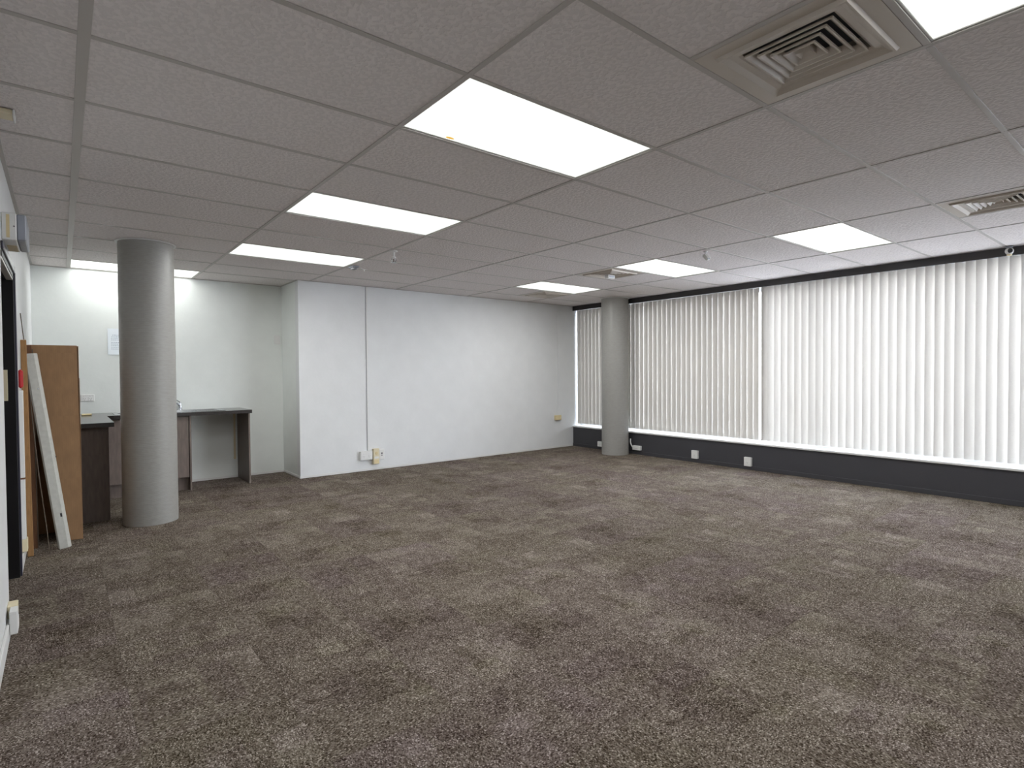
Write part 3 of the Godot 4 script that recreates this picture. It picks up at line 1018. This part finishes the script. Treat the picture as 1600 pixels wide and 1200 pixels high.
func build_leaning() -> void:
	# carton on end; flap outline and closed lid shaped to darken the inside
	var c := thing("cardboard_box", "tall brown cardboard carton standing on end between door and kitchen cabinet", "cardboard box", Vector3(0, 0, -5.70))
	var t4 := 0.005
	put(c, "side_panel", box(Vector3(0.108, 0.0, -0.40), Vector3(0.113, 1.556, -0.005), 0.001), M.cardboard)
	put(c, "side_panel", box(Vector3(-0.205, 0.0, -0.40), Vector3(-0.200, 1.556, -0.005), 0.001), M.cardboard)
	put(c, "back_panel", box(Vector3(-0.200, 0.0, -0.40), Vector3(0.108, 1.556, -0.395), 0.001), M.cardboard)
	put(c, "lid", box(Vector3(-0.200, 1.551, -0.395), Vector3(0.108, 1.556, -0.005), 0.001), M.cardboard)
	put(c, "front_flap", prism([Vector2(-0.205, -1.560), Vector2(0.103, -1.560), Vector2(0.115, -0.004), Vector2(0.020, -0.004), Vector2(0.012, -0.10), Vector2(-0.035, -0.52), Vector2(-0.085, -0.92), Vector2(-0.105, -1.02), Vector2(-0.205, -1.10)], -0.005 + t4, 0.0 + t4), M.cardboard, Vector3(0, 0, -0.004), Vector3(PI / 2, 0, 0))
	put(c, "edge_fold", box(Vector3(0.1135, 0.0, -0.012), Vector3(0.1165, 1.30, 0.0), 0.001), M.cardboard)
	# white pressed channel
	var b := thing("metal_channel", "long off-white folded channel leaning diagonally against the cardboard box", "channel")
	var bl := lean(b, Vector3(0.010, 0.004, -5.475), Vector3(-0.170, 1.490, -5.585), 0.25)
	put(b, "profile", prism([Vector2(-0.040, 0.0), Vector2(0.010, 0.004), Vector2(0.032, -0.010), Vector2(0.044, -0.045), Vector2(0.038, -0.045), Vector2(0.028, -0.014), Vector2(0.008, -0.001), Vector2(-0.036, -0.005), Vector2(-0.036, -0.045), Vector2(-0.040, -0.045)], 0.0, bl), M.channel)
	put(b, "screw", lathe([Vector2(0, 0), Vector2(0.007, 0), Vector2(0.004, 0.004), Vector2(0, 0.004)], 12), M.steel, Vector3(0.0, bl - 0.27, 0.004), Vector3(PI / 2, 0, 0))
	put(b, "slot_hole", box(Vector3(-0.006, -0.014, 0), Vector3(0.006, 0.014, 0.0012), 0.0005), M.slot, Vector3(0.002, 0.255, 0.0035))
	put(b, "slot_hole", box(Vector3(-0.004, -0.005, 0), Vector3(0.004, 0.005, 0.002), 0.0005), M.slot, Vector3(0.040, 0.70, -0.03))
	# timbers
	var t := thing("timber_batten", "thin tan timber batten standing upright against the left wall", "timber")
	var tl := lean(t, Vector3(-0.196, 0.0, -5.40), Vector3(-0.213, 1.585, -5.50))
	put(t, "batten", box(Vector3(-0.017, 0, -0.012), Vector3(0.017, tl, 0.012), 0.003), M.timber)
	put(t, "sawn_end", box(Vector3(-0.016, tl, -0.011), Vector3(0.016, tl + 0.002, 0.011)), M.plastic_cream)
	var u := thing("timber_board", "reddish brown narrow board behind the tan batten, beside the cardboard", "timber")
	var ul := lean(u, Vector3(-0.180, 0.0, -5.62), Vector3(-0.190, 1.555, -5.675))
	put(u, "board", box(Vector3(-0.034, 0, -0.009), Vector3(0.018, ul, 0.009), 0.002), M.timber_brown)
	put(u, "batten_edge", box(Vector3(0.0185, 0, -0.009), Vector3(0.024, ul - 0.03, 0.009), 0.001), M.rod)
	var v := thing("thin_rod", "thin dark bent rod leaning from carpet up to the left wall", "rod")
	put(v, "rod", tube([Vector3(-0.088, 0.003, -5.385), Vector3(-0.108, 0.25, -5.40), Vector3(-0.138, 0.55, -5.43), Vector3(-0.162, 0.85, -5.47), Vector3(-0.185, 1.2, -5.51), Vector3(-0.204, 1.5, -5.55), Vector3(-0.229, 1.79, -5.58)], 0.0035, 6), M.rod)

# ------------------------------------------------------------------ small things under the ceiling
func build_ceiling_things() -> void:
	var s := thing("sprinkler_head", "small white pendant sprinkler hanging below the ceiling right of the middle-left lights", "sprinkler", Vector3(2.52, H - 0.001, -4.95))
	put(s, "rosette", lathe([Vector2(0, 0), Vector2(0.026, 0), Vector2(0.022, -0.008), Vector2(0.010, -0.012), Vector2(0, -0.012)], 18), M.plastic)
	put(s, "drop_pipe", lathe([Vector2(0.008, -0.01), Vector2(0.008, -0.045), Vector2(0.014, -0.048), Vector2(0.014, -0.062), Vector2(0, -0.062)], 14), M.trim)
	for k in 2:
		var sg := -1.0 if k == 0 else 1.0
		put(s, "yoke_arm", tube([Vector3(sg * 0.011, -0.06, 0), Vector3(sg * 0.016, -0.078, 0), Vector3(sg * 0.006, -0.096, 0)], 0.003, 6), M.steel)
	put(s, "bulb", lathe([Vector2(0, -0.062), Vector2(0.004, -0.066), Vector2(0.004, -0.090), Vector2(0, -0.094)], 10), M.glass_bulb)
	put(s, "deflector", lathe([Vector2(0, -0.095), Vector2(0.018, -0.097), Vector2(0.018, -0.099), Vector2(0, -0.1)], 16), M.steel)
	s.scale = Vector3(1.5, 1.15, 1.5)
	var c := thing("ceiling_clip", "small grey bracket with a bent wire at the corner of the long thin light", "bracket", Vector3(2.53, H - 0.001, -5.93))
	put(c, "plate", box(Vector3(-0.03, -0.012, -0.06), Vector3(0.045, 0.0, 0.06), 0.003), M.plastic_grey)
	put(c, "body", box(Vector3(-0.02, -0.032, -0.04), Vector3(0.03, -0.012, 0.03), 0.004), M.socket_grey)
	put(c, "wire", tube([Vector3(0.03, -0.02, -0.02), Vector3(0.07, -0.012, 0.02), Vector3(0.10, -0.03, 0.04), Vector3(0.11, -0.05, 0.05)], 0.004, 6), M.trim)
	var p := thing("motion_sensor", "small white tilted motion sensor under the ceiling beside the middle window light", "sensor", Vector3(4.955, H - 0.001, -3.13))
	put(p, "mount", lathe([Vector2(0, 0), Vector2(0.022, 0), Vector2(0.02, -0.012), Vector2(0.008, -0.016), Vector2(0.008, -0.03), Vector2(0, -0.03)], 14), M.plastic)
	put(p, "head", cbox(Vector3(0.055, 0.075, 0.04), 0.012), M.plastic, Vector3(0.005, -0.058, 0.008), Vector3(-0.6, -0.5, 0.35))
	put(p, "lens", cbox(Vector3(0.036, 0.036, 0.01), 0.004), M.plastic_grey, Vector3(0.0, -0.068, 0.026), Vector3(-0.6, -0.5, 0.35))
	var q := thing("security_camera", "small round camera with a dark lens hanging in front of the dark pelmet", "camera", Vector3(7.115, H - 0.001, -1.235))
	put(q, "mount", lathe([Vector2(0, 0), Vector2(0.03, 0), Vector2(0.028, -0.012), Vector2(0.012, -0.018), Vector2(0, -0.018)], 18), M.plastic_grey)
	var ball := []
	for k in 13: ball.append(Vector2(0.034 * sin(PI * k / 12.0), 0.034 * cos(PI * k / 12.0)))
	put(q, "housing", lathe(ball, 20), M.plastic, Vector3(0.0, -0.046, 0.0))
	put(q, "lens", lathe([Vector2(0, 0.008), Vector2(0.015, 0.006), Vector2(0.022, 0.0), Vector2(0.022, -0.006), Vector2(0, -0.006)], 18), M.slot, Vector3(-0.027, -0.046, 0.008), Vector3(0, 0, PI / 2))
	put(q, "base_ring", lathe([Vector2(0.012, -0.07), Vector2(0.022, -0.078), Vector2(0.018, -0.09), Vector2(0, -0.094)], 16), M.plastic_cream)
	var e := thing("ceiling_cover", "small white plastic cover on the ceiling at the upper left edge", "cover", Vector3(-0.175, H - 0.001, -3.38))
	put(e, "body", box(Vector3(-0.045, -0.022, -0.045), Vector3(0.028, 0, 0.045), 0.004), M.plastic_cream)
	put(e, "rim", box(Vector3(0.028, -0.030, -0.05), Vector3(0.036, 0, 0.05), 0.003), M.plastic)
	var g := thing("vent_sensor", "small white box hanging under the dark vent by the middle window light", "sensor", Vector3(5.18, H - 0.012, -4.56))
	put(g, "body", box(Vector3(-0.06, -0.045, -0.03), Vector3(0.06, 0.0, 0.03), 0.006), M.plastic)
	put(g, "face", box(Vector3(-0.045, -0.036, 0.03), Vector3(0.045, -0.010, 0.032), 0.001), M.plastic_grey)

func _ready() -> void:
	setup_view()
	make_materials()
	build_shell()
	build_ceiling()
	build_lamps()
	build_columns()
	build_blinds()
	build_vents()
	build_kitchen()
	build_wall_things()
	build_leaning()
	build_ceiling_things()
